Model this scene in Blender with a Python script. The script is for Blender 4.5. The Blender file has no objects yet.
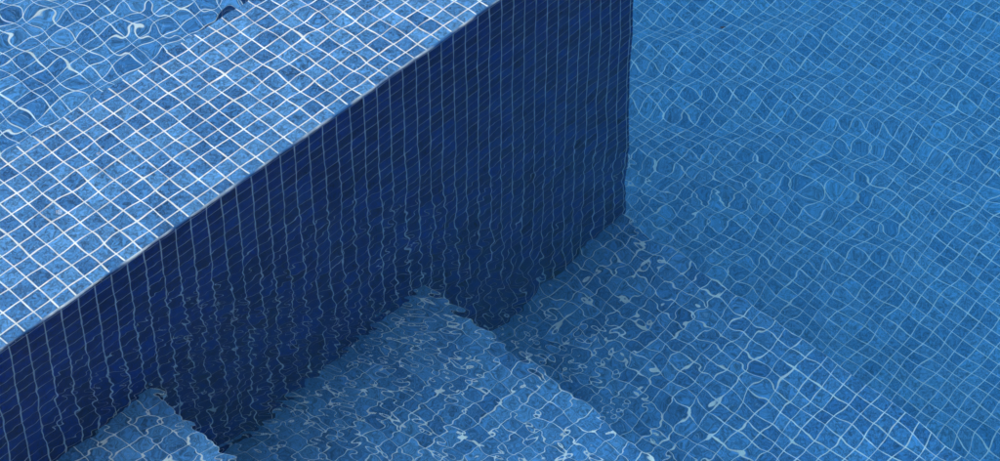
import bpy, math, random
import numpy as np
from mathutils import Matrix, Vector

random.seed(7)
S = bpy.context.scene
COL = S.collection
T = 0.025                      # one mosaic tile with its joint, metres
ZW = 0.03                      # still water level; the wall top is z = 0
Y_FACE, Y_BACK = -0.02, 0.2425 # front and back faces of the dividing wall
X0, X_END = -0.75, 1.082       # wall from the deck to its free end
Z_FLOOR, Z_SHELF = -1.52, -0.34
STEPS = [(0.108, -0.359), (0.606, -0.693), (1.072, -1.035)]   # nosing x, tread z
BX0, BX1, BY0, BY1 = -0.75, 6.5, -4.2, 5.0                    # basin

# ------------------------------------------------------------------ helpers
def link(name, me, mat=None, parent=None):
    o = bpy.data.objects.new(name, me)
    COL.objects.link(o)
    if mat is not None:
        me.materials.append(mat)
    if parent is not None:
        o.parent = parent
    return o

def tag(o, **kw):
    for k, v in kw.items():
        o[k] = v
    return o

class MB:
    """collects quads; uv in metres measured along the tile grid"""
    def __init__(s):
        s.v, s.f, s.uv = [], [], []
    def quad(s, pts, uvs):
        b = len(s.v)
        s.v += [tuple(p) for p in pts]
        s.f.append((b, b + 1, b + 2, b + 3))
        s.uv += [tuple(u) for u in uvs]
    def horiz(s, x0, x1, y0, y1, z, ou=0.0, ov=0.0, up=True):
        p = [(x0, y0, z), (x1, y0, z), (x1, y1, z), (x0, y1, z)]
        if not up:
            p.reverse()
        s.quad(p, [(q[0] - ou, q[1] - ov) for q in p])
    def xwall(s, x0, x1, z0, z1, y, n, ou=0.0, ov=0.0):     # plane y = const, facing n = -1 / +1
        p = [(x0, y, z0), (x1, y, z0), (x1, y, z1), (x0, y, z1)]
        if n > 0:
            p.reverse()
        s.quad(p, [(q[0] - ou, q[2] - ov) for q in p])
    def ywall(s, y0, y1, z0, z1, x, n, ou=0.0, ov=0.0):     # plane x = const, facing n
        p = [(x, y0, z0), (x, y1, z0), (x, y1, z1), (x, y0, z1)]
        if n < 0:
            p.reverse()
        s.quad(p, [(q[1] - ou, q[2] - ov) for q in p])
    def build(s, name, mat, parent=None):
        me = bpy.data.meshes.new(name)
        me.from_pydata(s.v, [], s.f)
        l = me.uv_layers.new(name='UVMap')
        for i, u in enumerate(s.uv):
            l.data[i].uv = u
        me.update()
        return link(name, me, mat, parent)

# ------------------------------------------------------------------ materials
def newmat(name):
    m = bpy.data.materials.new(name)
    m.use_nodes = True
    nt = m.node_tree
    for n in list(nt.nodes):
        nt.nodes.remove(n)
    return m, nt

def tile_material(name, dark, mid, pale, joint, joint_w=0.052, tone=1.0, squash=1.0):
    m, nt = newmat(name)
    N = lambda t, **kw: _n(nt, t, **kw)
    L = nt.links.new
    out = N('ShaderNodeOutputMaterial')
    bs = N('ShaderNodeBsdfPrincipled')
    L(bs.outputs[0], out.inputs[0])
    uv = N('ShaderNodeUVMap'); uv.uv_map = 'UVMap'
    # joints that wander a little, as hand-laid sheets do
    wob = N('ShaderNodeTexNoise'); wob.inputs['Scale'].default_value = 15; wob.inputs['Detail'].default_value = 1
    L(uv.outputs[0], wob.inputs['Vector'])
    wsub = N('ShaderNodeVectorMath', operation='SUBTRACT'); L(wob.outputs['Color'], wsub.inputs[0]); wsub.inputs[1].default_value = (.5, .5, .5)
    wsc = N('ShaderNodeVectorMath', operation='SCALE'); L(wsub.outputs[0], wsc.inputs[0]); wsc.inputs['Scale'].default_value = 0.0040
    wadd = N('ShaderNodeVectorMath', operation='ADD'); L(uv.outputs[0], wadd.inputs[0]); L(wsc.outputs[0], wadd.inputs[1])
    g = N('ShaderNodeVectorMath', operation='SCALE'); L(wadd.outputs[0], g.inputs[0]); g.inputs['Scale'].default_value = 1 / T
    fl = N('ShaderNodeVectorMath', operation='FLOOR'); L(g.outputs[0], fl.inputs[0])
    fr = N('ShaderNodeVectorMath', operation='FRACTION'); L(g.outputs[0], fr.inputs[0])
    ctr = N('ShaderNodeVectorMath', operation='SUBTRACT'); L(fr.outputs[0], ctr.inputs[0]); ctr.inputs[1].default_value = (.5, .5, .5)
    ab = N('ShaderNodeVectorMath', operation='ABSOLUTE'); L(ctr.outputs[0], ab.inputs[0])
    sp = N('ShaderNodeSeparateXYZ'); sq = N('ShaderNodeVectorMath', operation='MULTIPLY'); L(ab.outputs[0], sq.inputs[0]); sq.inputs[1].default_value = (1, squash, 1)   # bed joints can be finer
    L(sq.outputs[0], sp.inputs[0])
    # rounded tile outline: distance to the tile edge
    mx = N('ShaderNodeMath', operation='SMOOTH_MAX'); L(sp.outputs[0], mx.inputs[0]); L(sp.outputs[1], mx.inputs[1]); mx.inputs[2].default_value = 0.05
    # joints wider here, pinched there
    jw = N('ShaderNodeTexNoise'); jw.inputs['Scale'].default_value = 42; jw.inputs['Detail'].default_value = 2
    L(uv.outputs[0], jw.inputs['Vector'])
    jwm = N('ShaderNodeMath', operation='MULTIPLY_ADD'); L(jw.outputs['Fac'], jwm.inputs[0]); jwm.inputs[1].default_value = .07; jwm.inputs[2].default_value = -.035
    mxv = N('ShaderNodeMath', operation='ADD'); L(mx.outputs[0], mxv.inputs[0]); L(jwm.outputs[0], mxv.inputs[1])
    edge = N('ShaderNodeMapRange'); edge.interpolation_type = 'SMOOTHSTEP'
    L(mxv.outputs[0], edge.inputs['Value'])
    edge.inputs['From Min'].default_value = .5 - joint_w; edge.inputs['From Max'].default_value = .5 - joint_w + .03
    # one shade per tile
    wn = N('ShaderNodeTexWhiteNoise'); wn.noise_dimensions = '2D'; L(fl.outputs[0], wn.inputs['Vector'])
    ramp = N('ShaderNodeValToRGB')
    L(wn.outputs['Value'], ramp.inputs[0])
    e = ramp.color_ramp.elements
    e[0].position = 0; e[0].color = (*dark, 1)
    e[1].position = 1; e[1].color = (*pale, 1)
    k = ramp.color_ramp.elements.new(.25); k.color = (*[a * .6 + b * .4 for a, b in zip(dark, mid)], 1)
    k = ramp.color_ramp.elements.new(.6); k.color = (*mid, 1)
    # streaky glass inside each tile, offset per tile so it does not run across the joints
    off = N('ShaderNodeVectorMath', operation='SCALE'); L(wn.outputs['Color'], off.inputs[0]); off.inputs['Scale'].default_value = 9.0
    p2 = N('ShaderNodeVectorMath', operation='ADD'); L(uv.outputs[0], p2.inputs[0]); L(off.outputs[0], p2.inputs[1])
    st = N('ShaderNodeTexNoise'); st.inputs['Scale'].default_value = 150; st.inputs['Detail'].default_value = 4; st.inputs['Roughness'].default_value = .6; st.inputs['Distortion'].default_value = 1.4
    L(p2.outputs[0], st.inputs['Vector'])
    sr = N('ShaderNodeMapRange'); L(st.outputs['Fac'], sr.inputs['Value'])
    sr.inputs['From Min'].default_value = .36; sr.inputs['From Max'].default_value = .64
    sr.inputs['To Min'].default_value = .45; sr.inputs['To Max'].default_value = 1.55
    mul = N('ShaderNodeVectorMath', operation='SCALE'); L(ramp.outputs[0], mul.inputs[0]); L(sr.outputs[0], mul.inputs['Scale'])
    # a few milky flecks
    fk = N('ShaderNodeTexNoise'); fk.inputs['Scale'].default_value = 320; fk.inputs['Detail'].default_value = 2; fk.inputs['Distortion'].default_value = 2.0
    L(p2.outputs[0], fk.inputs['Vector'])
    fr2 = N('ShaderNodeMapRange'); L(fk.outputs['Fac'], fr2.inputs['Value'])
    fr2.inputs['From Min'].default_value = .60; fr2.inputs['From Max'].default_value = .74; fr2.inputs['To Max'].default_value = .55
    mf = N('ShaderNodeMix'); mf.data_type = 'RGBA'
    L(fr2.outputs[0], mf.inputs['Factor']); L(mul.outputs[0], mf.inputs['A']); mf.inputs['B'].default_value = (.34 * tone, .55 * tone, .80 * tone, 1)
    # joint compound, slightly uneven
    jn = N('ShaderNodeTexNoise'); jn.inputs['Scale'].default_value = 30; jn.inputs['Detail'].default_value = 3
    L(uv.outputs[0], jn.inputs['Vector'])
    jr = N('ShaderNodeMapRange'); L(jn.outputs['Fac'], jr.inputs['Value'])
    jr.inputs['From Min'].default_value = .3; jr.inputs['From Max'].default_value = .7; jr.inputs['To Min'].default_value = .74; jr.inputs['To Max'].default_value = 1.04
    jc = N('ShaderNodeVectorMath', operation='SCALE'); jc.inputs[0].default_value = joint; L(jr.outputs[0], jc.inputs['Scale'])
    mj = N('ShaderNodeMix'); mj.data_type = 'RGBA'
    L(edge.outputs[0], mj.inputs['Factor']); L(mf.outputs['Result'], mj.inputs['A']); L(jc.outputs[0], mj.inputs['B'])
    L(mj.outputs['Result'], bs.inputs['Base Color'])
    ro = N('ShaderNodeMapRange'); L(edge.outputs[0], ro.inputs['Value']); ro.inputs['To Min'].default_value = .25; ro.inputs['To Max'].default_value = .9
    L(ro.outputs[0], bs.inputs['Roughness'])
    bs.inputs['Specular IOR Level'].default_value = .15
    bp = N('ShaderNodeBump'); bp.inputs['Strength'].default_value = .5; bp.inputs['Distance'].default_value = .0015; bp.invert = True
    L(edge.outputs[0], bp.inputs['Height']); L(bp.outputs[0], bs.inputs['Normal'])
    return m

def _n(nt, t, **kw):
    n = nt.nodes.new(t)
    for k, v in kw.items():
        setattr(n, k, v)
    return n

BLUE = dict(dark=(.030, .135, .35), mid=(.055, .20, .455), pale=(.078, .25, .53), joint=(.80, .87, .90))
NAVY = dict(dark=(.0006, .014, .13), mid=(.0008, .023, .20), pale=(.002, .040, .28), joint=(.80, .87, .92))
M_TILE = tile_material('blue_glass_mosaic', **BLUE)
M_FLOOR = tile_material('floor_glass_mosaic', dark=(.038, .155, .35), mid=(.080, .215, .425), pale=(.085, .26, .51), joint=(.66, .74, .80), joint_w=.044)
M_STEP = tile_material('step_glass_mosaic', dark=(.030, .135, .35), mid=(.055, .20, .455), pale=(.078, .25, .53), joint=(.80, .88, .92), joint_w=.045)
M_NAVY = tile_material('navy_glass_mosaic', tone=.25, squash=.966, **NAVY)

def water_material():
    m, nt = newmat('pool_water')
    out = _n(nt, 'ShaderNodeOutputMaterial')
    gl = _n(nt, 'ShaderNodeBsdfGlass'); gl.inputs['IOR'].default_value = 1.333; gl.inputs['Roughness'].default_value = 0.0
    nt.links.new(gl.outputs[0], out.inputs['Surface'])
    va = _n(nt, 'ShaderNodeVolumeAbsorption'); va.inputs['Color'].default_value = (.63, .885, .972, 1); va.inputs['Density'].default_value = 1.1
    vs = _n(nt, 'ShaderNodeVolumeScatter'); vs.inputs['Color'].default_value = (.16, .70, 1, 1); vs.inputs['Density'].default_value = .08
    ad = _n(nt, 'ShaderNodeAddShader'); nt.links.new(va.outputs[0], ad.inputs[0]); nt.links.new(vs.outputs[0], ad.inputs[1])
    nt.links.new(ad.outputs[0], out.inputs['Volume'])
    return m

def stone_material():
    m, nt = newmat('deck_stone')
    out = _n(nt, 'ShaderNodeOutputMaterial'); bs = _n(nt, 'ShaderNodeBsdfPrincipled')
    nt.links.new(bs.outputs[0], out.inputs[0])
    tc = _n(nt, 'ShaderNodeTexCoord'); no = _n(nt, 'ShaderNodeTexNoise'); no.inputs['Scale'].default_value = 9; no.inputs['Detail'].default_value = 8
    nt.links.new(tc.outputs['Object'], no.inputs['Vector'])
    r = _n(nt, 'ShaderNodeValToRGB'); r.color_ramp.elements[0].position = .3; r.color_ramp.elements[1].position = .7
    r.color_ramp.elements[0].color = (.30, .29, .27, 1); r.color_ramp.elements[1].color = (.42, .41, .38, 1)
    nt.links.new(no.outputs['Fac'], r.inputs[0]); nt.links.new(r.outputs[0], bs.inputs['Base Color'])
    bs.inputs['Roughness'].default_value = .8
    return m

def edge_material():
    m, nt = newmat('edge_joint')
    out = _n(nt, 'ShaderNodeOutputMaterial'); bs = _n(nt, 'ShaderNodeBsdfPrincipled')
    nt.links.new(bs.outputs[0], out.inputs[0])
    tc = _n(nt, 'ShaderNodeTexCoord'); no = _n(nt, 'ShaderNodeTexNoise'); no.inputs['Scale'].default_value = 26; no.inputs['Detail'].default_value = 4
    nt.links.new(tc.outputs['Object'], no.inputs['Vector'])
    r = _n(nt, 'ShaderNodeValToRGB'); r.color_ramp.elements[0].position = .42; r.color_ramp.elements[1].position = .66
    r.color_ramp.elements[0].color = (.03, .13, .36, 1); r.color_ramp.elements[1].color = (.55, .66, .76, 1)
    nt.links.new(no.outputs['Fac'], r.inputs[0]); nt.links.new(r.outputs[0], bs.inputs['Base Color'])
    bs.inputs['Roughness'].default_value = .7; bs.inputs['Specular IOR Level'].default_value = .15
    return m

def leaf_material():
    m, nt = newmat('dead_leaf')
    out = _n(nt, 'ShaderNodeOutputMaterial'); bs = _n(nt, 'ShaderNodeBsdfPrincipled')
    nt.links.new(bs.outputs[0], out.inputs[0])
    tc = _n(nt, 'ShaderNodeTexCoord'); no = _n(nt, 'ShaderNodeTexNoise'); no.inputs['Scale'].default_value = 600
    nt.links.new(tc.outputs['Object'], no.inputs['Vector'])
    r = _n(nt, 'ShaderNodeValToRGB'); r.color_ramp.elements[0].color = (.008, .010, .014, 1); r.color_ramp.elements[1].color = (.03, .028, .025, 1)
    nt.links.new(no.outputs['Fac'], r.inputs[0]); nt.links.new(r.outputs[0], bs.inputs['Base Color'])
    bs.inputs['Roughness'].default_value = .6
    return m

M_WATER, M_STONE, M_EDGE, M_LEAF = water_material(), stone_material(), edge_material(), leaf_material()

# ------------------------------------------------------------------ basin floor, outer sides, deck (setting)
b = MB()
b.horiz(BX0, BX1, BY0, BY1, Z_FLOOR, .008, .004)
b.ywall(BY0, BY1, Z_FLOOR, .12, BX0, +1)
b.ywall(BY0, BY1, Z_FLOOR, .12, BX1, -1)
b.xwall(BX0, BX1, Z_FLOOR, .12, BY0, +1)
b.xwall(BX0, BX1, Z_FLOOR, .12, BY1, -1)
tag(b.build('pool_floor', M_FLOOR), kind='structure', label='deep pool floor of blue mosaic tiles with pale joints')

b = MB()
SHX = X_END - .012
YL, ZT, XL = .442, -.45, .57          # lower channel added behind the wall from XL on, to make a dark band
b.horiz(BX0 + .002, SHX, YL, BY1 - .002, Z_SHELF, .011, YL)
b.horiz(BX0 + .002, XL, Y_BACK + .003, YL, Z_SHELF, .011, YL)
b.xwall(XL, SHX, ZT, Z_SHELF, YL, -1, .011, Z_SHELF)
b.ywall(Y_BACK + .003, YL, ZT, Z_SHELF, XL, +1, YL, Z_SHELF)
b.horiz(XL, SHX, Y_BACK + .003, YL, ZT, .011, YL)
b.ywall(YL, BY1 - .002, Z_FLOOR + .003, Z_SHELF, SHX, +1)
b.ywall(Y_BACK + .003, YL, Z_FLOOR + .003, ZT, SHX, +1)
tag(b.build('shallow_floor', M_STEP), kind='structure', label='shallow pool floor behind the dividing wall')

b = MB()
D = 14.0
for x0, x1, y0, y1 in ((BX0 - D, BX0 - .004, BY0 - D, BY1 + D), (BX1 + .004, BX1 + D, BY0 - D, BY1 + D),
                       (BX0 - .004, BX1 + .004, BY0 - D, BY0 - .004), (BX0 - .004, BX1 + .004, BY1 + .004, BY1 + D)):
    b.horiz(x0, x1, y0, y1, .124)
tag(b.build('ground', M_STONE), kind='structure', label='pale stone deck around the pool')

# ------------------------------------------------------------------ dividing wall
wall = tag(bpy.data.objects.new('pool_wall', None),
           label='long straight blue mosaic pool wall just under the surface, its shaded side dark navy', category='pool wall', kind='thing')
COL.objects.link(wall)
JV = -0.0               # a joint of the top runs along y = 0
RB = .003               # rounded arris, filled with joint compound
b = MB(); b.horiz(X0 + .002, X_END, Y_FACE + RB, Y_BACK, 0.0, 0.0, JV)
b.build('wall_top', M_TILE, wall)
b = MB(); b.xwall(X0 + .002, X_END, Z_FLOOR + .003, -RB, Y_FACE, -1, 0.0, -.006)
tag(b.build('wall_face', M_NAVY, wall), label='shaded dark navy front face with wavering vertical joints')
b = MB()
def arc(x, t):
    k = .0011 * math.sin(31 * x + 9 * math.sin(5.3 * x)) * math.sin(17.3 * x)      # a hand-tooled, uneven edge
    return (x, Y_FACE + RB - (RB + k) * math.sin(t), -RB + (RB + k * .4) * math.cos(t))
nseg = 260
for i in range(nseg):
    xa, xb = (X0 + .002 + (X_END - X0 - .002) * j / nseg for j in (i, i + 1))
    for j in range(4):
        ta, tb = math.pi / 2 * j / 4, math.pi / 2 * (j + 1) / 4
        b.quad([arc(xa, tb), arc(xb, tb), arc(xb, ta), arc(xa, ta)], [(xa, 0), (xb, 0), (xb, .001), (xa, .001)])
b.build('edge_strip', M_EDGE, wall)
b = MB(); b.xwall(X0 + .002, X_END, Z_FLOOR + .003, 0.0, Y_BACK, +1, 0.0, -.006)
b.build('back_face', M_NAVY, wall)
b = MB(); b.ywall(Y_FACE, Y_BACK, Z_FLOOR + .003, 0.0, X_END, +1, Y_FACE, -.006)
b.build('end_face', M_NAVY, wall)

# ------------------------------------------------------------------ steps going down along the wall
stairs = tag(bpy.data.objects.new('pool_steps', None),
             label='flight of wide submerged blue mosaic steps descending along the dark wall', category='steps')
COL.objects.link(stairs)
px = X0 + .002
pz = None
for i, (xn, z) in enumerate(STEPS):
    st = MB(); st.horiz(px, xn, BY0 + .002, Y_FACE - .002, z, xn, Y_FACE)
    tr = st.build('step', M_STEP, stairs)
    rs = MB(); rs.ywall(BY0 + .002, Y_FACE - .002, (STEPS[i + 1][1] if i < 2 else Z_FLOOR + .003), z, xn, +1, Y_FACE, z)
    rs.build('riser', M_STEP, tr)
    px = xn + .001

# ------------------------------------------------------------------ water: one closed body with a rippled top
def graded(lo, hi, a, bb, fine, coarse_n):
    left = a - (a - lo) * np.linspace(1, 0, coarse_n, endpoint=False) ** 2.2
    mid = np.arange(a, bb, fine)
    right = bb + (hi - bb) * np.linspace(0, 1, coarse_n) ** 2.2
    return np.concatenate([left, mid, right])

wx0, wx1, wy0, wy1 = BX0 - .05, BX1 + .05, BY0 - .05, BY1 + .05
xs = graded(wx0, wx1, -.30, 1.42, .0019, 60)
ys = graded(wy0, wy1, -1.10, .66, .0019, 60)
XX, YY = np.meshgrid(xs, ys)

rng = np.random.default_rng(11)
def waves(n, lmin, lmax, slope, dir_deg=None, spread=180, warp=None):
    """sum of n sine trains whose summed slope has the given rms"""
    H = np.zeros_like(XX)
    X, Y = (XX, YY) if warp is None else warp
    for _ in range(n):
        lam = math.exp(rng.uniform(math.log(lmin), math.log(lmax)))
        a = rng.uniform(0, 2 * math.pi) if dir_deg is None else math.radians(dir_deg + rng.uniform(-spread, spread))
        k = 2 * math.pi / lam
        amp = slope * math.sqrt(2.0 / n) / k
        H += amp * np.sin(k * (X * math.cos(a) + Y * math.sin(a)) + rng.uniform(0, 6.283))
    return H
def sstep(e0, e1, v):
    t = np.clip((v - e0) / (e1 - e0), 0, 1)
    return t * t * (3 - 2 * t)
def blob(cx, cy, r):
    return np.exp(-((XX - cx) ** 2 + (YY - cy) ** 2) / (2 * r * r))
def ring(cx, cy, lam, slope, r0, decay):
    r = np.sqrt((XX - cx) ** 2 + (YY - cy) ** 2) + 1e-6
    return slope * lam / 6.283 * np.sin(6.283 * (r - r0) / lam) * np.exp(-((r - r0) / decay) ** 2)

wx = XX + .03 * np.sin(7 * YY + 1.3) + .02 * np.sin(11 * XX + 4 * YY)
wy = YY + .03 * np.sin(6 * XX + .4) + .02 * np.sin(9 * YY - 5 * XX + 2)
shallow = sstep(.11, .25, YY)                                # behind the wall
over = sstep(-.06, .02, YY) * (1 - sstep(.15, .25, YY))                  # thin sheet over the wall top
left = np.clip(blob(.20, -.42, .205) * 1.2 + blob(.0, -.27, .14), 0, 1.1) * sstep(.06, -.10, YY)    # churned water over the upper steps
front = sstep(.62, .32, XX + .25 * YY) * sstep(.05, -.03, YY)              # in front of the wall face
mid = blob(.66, -.56, .12)
H = waves(26, .10, .28, .0082, warp=(wx, wy))
H += waves(30, .05, .10, .0032, warp=(wx, wy))
H += waves(36, .036, .070, .038, warp=(wx, wy)) * shallow
H += waves(30, .03, .055, .012, warp=(wx, wy)) * shallow
H += waves(30, .035, .09, .11, warp=(wx, wy)) * over * (.55 + .45 * np.sin(9 * XX + 3 * YY) ** 2)
H += waves(30, .035, .075, .008, warp=(wx, wy)) * front
patch = np.clip(.98 + waves(14, .10, .24, 1.0) / .035 * .4, .62, 1.35)      # calm and ruffled patches
H += (waves(60, .0095, .022, .0225, 43, 55, warp=(wx, wy)) + waves(24, .016, .034, .009, warp=(wx, wy)) + waves(20, .05, .09, .005, warp=(wx, wy))) * left * patch
H += waves(30, .026, .055, .0055, 45, 40, warp=(wx, wy)) * mid
for cx, cy, lam, s, r0, dc in ((.93, -.80, .045, .012, .05, .05), (.80, -.62, .05, .010, .06, .06), (1.02, -.62, .055, .008, .05, .06)):
    H += ring(cx, cy, lam, s, r0, dc)
fade = (sstep(-.55, -.30, XX) * sstep(1.7, 1.40, XX) * sstep(-1.35, -1.10, YY) * sstep(.95, .68, YY))
far = waves(10, .9, 2.2, .012)
Z = ZW + H * fade + far * (1 - fade) * .5
ny, nx = XX.shape
verts = np.stack([XX, YY, Z], -1).reshape(-1, 3)
zb = Z_FLOOR - .06
idx = np.arange(nx * ny).reshape(ny, nx)
top = np.stack([idx[:-1, :-1], idx[:-1, 1:], idx[1:, 1:], idx[1:, :-1]], -1).reshape(-1, 4)
rim = np.concatenate([idx[0, :-1], idx[:-1, -1], idx[-1, :0:-1], idx[:0:-1, 0]])
nb = len(rim)
vb = verts[rim].copy(); vb[:, 2] = zb
base = len(verts)
allv = np.concatenate([verts, vb])
r2 = np.roll(rim, -1); bi = base + np.arange(nb); b2 = np.roll(bi, -1)
sides = np.stack([rim, bi, b2, r2], -1)
me = bpy.data.meshes.new('water')
nq = len(top) + len(sides)
me.vertices.add(len(allv)); me.vertices.foreach_set('co', allv.astype(np.float32).ravel())
loops = np.concatenate([top.ravel(), sides.ravel(), bi[::-1]]).astype(np.int32)
me.loops.add(len(loops)); me.loops.foreach_set('vertex_index', loops)
me.polygons.add(nq + 1)
starts = np.concatenate([np.arange(nq) * 4, [nq * 4]]).astype(np.int32)
me.polygons.foreach_set('loop_start', starts)
me.update(calc_edges=True); me.validate()
sm = np.zeros(len(me.polygons), dtype=bool); sm[:len(top)] = True
me.polygons.foreach_set('use_smooth', sm)
# crisp rim between the smooth top and the flat sides
me.update()
tag(link('water', me, M_WATER), kind='structure', label='clear rippled pool water')

# ------------------------------------------------------------------ the one thing afloat: a curled scrap of leaf
LX, LY = .9229, -.3022
ii, jj = int(np.argmin(abs(xs - LX))), int(np.argmin(abs(ys - LY)))
zs = float(Z[jj, ii])
def leaf_mesh(rows):
    v, f = [], []
    for th in (0.0, .0005):
        for t, wd, bend, lift in rows:
            for q in (-1, -.5, 0, .5, 1):
                v.append((t, q * wd + bend, lift + .0006 * abs(q) + th))
    n = len(rows); m = n * 5
    for i in range(n - 1):
        for q in range(4):
            a = i * 5 + q
            f.append((a + m, a + m + 5, a + m + 6, a + m + 1)); f.append((a, a + 1, a + 6, a + 5))
        for q in (0, 4):
            a = i * 5 + q
            f.append((a, a + 5, a + m + 5, a + m) if q == 0 else (a, a + m, a + m + 5, a + 5))
    for i in (0, n - 1):
        for q in range(4):
            a = i * 5 + q
            f.append((a, a + m, a + m + 1, a + 1) if i == 0 else (a, a + 1, a + m + 1, a + m))
    me = bpy.data.meshes.new('leaf'); me.from_pydata(v, [], f); me.update()
    for p in me.polygons: p.use_smooth = True
    return me
leaf = link('leaf', leaf_mesh([(-.0036, .0003, .0006, .0006), (-.0026, .0010, .0003, .0003), (-.0012, .0015, 0, .0002), (.0004, .0014, -.0001, .0003),
                               (.0018, .0009, -.0003, .0007), (.0030, .0004, -.0008, .0012), (.0040, .0002, -.0016, .0013)]), M_LEAF)
leaf.location = (LX, LY, zs + .0004)
leaf.rotation_euler = (0, 0, math.radians(-38))
tag(leaf, label='tiny dark curled leaf floating alone on the open water', category='leaf')

# ------------------------------------------------------------------ light, sky
SUN = Vector((-.44, .46, 1.35)).normalized()
elev = math.asin(SUN.z)
w = bpy.data.worlds.new('World'); S.world = w; w.use_nodes = True
nt = w.node_tree
bg = nt.nodes['Background']
sky = nt.nodes.new('ShaderNodeTexSky'); sky.sky_type = 'NISHITA'; sky.sun_disc = False
sky.sun_elevation = elev
sky.sun_rotation = math.atan2(SUN.x, SUN.y)
nt.links.new(sky.outputs[0], bg.inputs[0]); bg.inputs[1].default_value = .05
ld = bpy.data.lights.new('sun', 'SUN'); ld.energy = 4.4; ld.angle = math.radians(56); ld.color = (1, .985, .96)
lo = bpy.data.objects.new('sun', ld); COL.objects.link(lo)
lo.rotation_euler = (-SUN).to_track_quat('-Z', 'Y').to_euler()

# ------------------------------------------------------------------ camera
cd = bpy.data.cameras.new('camera'); cam = bpy.data.objects.new('camera', cd); COL.objects.link(cam)
cd.sensor_fit = 'HORIZONTAL'; cd.sensor_width = 36; cd.lens = 36 * 2.01197
cd.shift_y = -0.5105
cd.clip_start = .05; cd.clip_end = 500
R = ((.67988675, -.73331507, .00173434), (-.38983196, -.36343052, -.84613787), (.62111597, .57460183, -.53296125))
C = (-.86156661, -1.52960423, 1.8864587)
cam.matrix_world = Matrix(((R[0][0], -R[1][0], -R[2][0], C[0]), (R[0][1], -R[1][1], -R[2][1], C[1]), (R[0][2], -R[1][2], -R[2][2], C[2]), (0, 0, 0, 1)))
S.camera = cam

# ------------------------------------------------------------------ render settings
S.view_settings.view_transform = 'Standard'; S.view_settings.look = 'None'
S.view_settings.gamma = 1; S.view_settings.use_curve_mapping = False
S.view_settings.exposure = .44
cy = S.cycles
cy.use_denoising = True
cy.max_bounces = 16; cy.transmission_bounces = 12; cy.diffuse_bounces = 5; cy.glossy_bounces = 4; cy.volume_bounces = 2
cy.caustics_refractive = True; cy.caustics_reflective = False
cy.blur_glossy = .3
cy.sample_clamp_indirect = 0
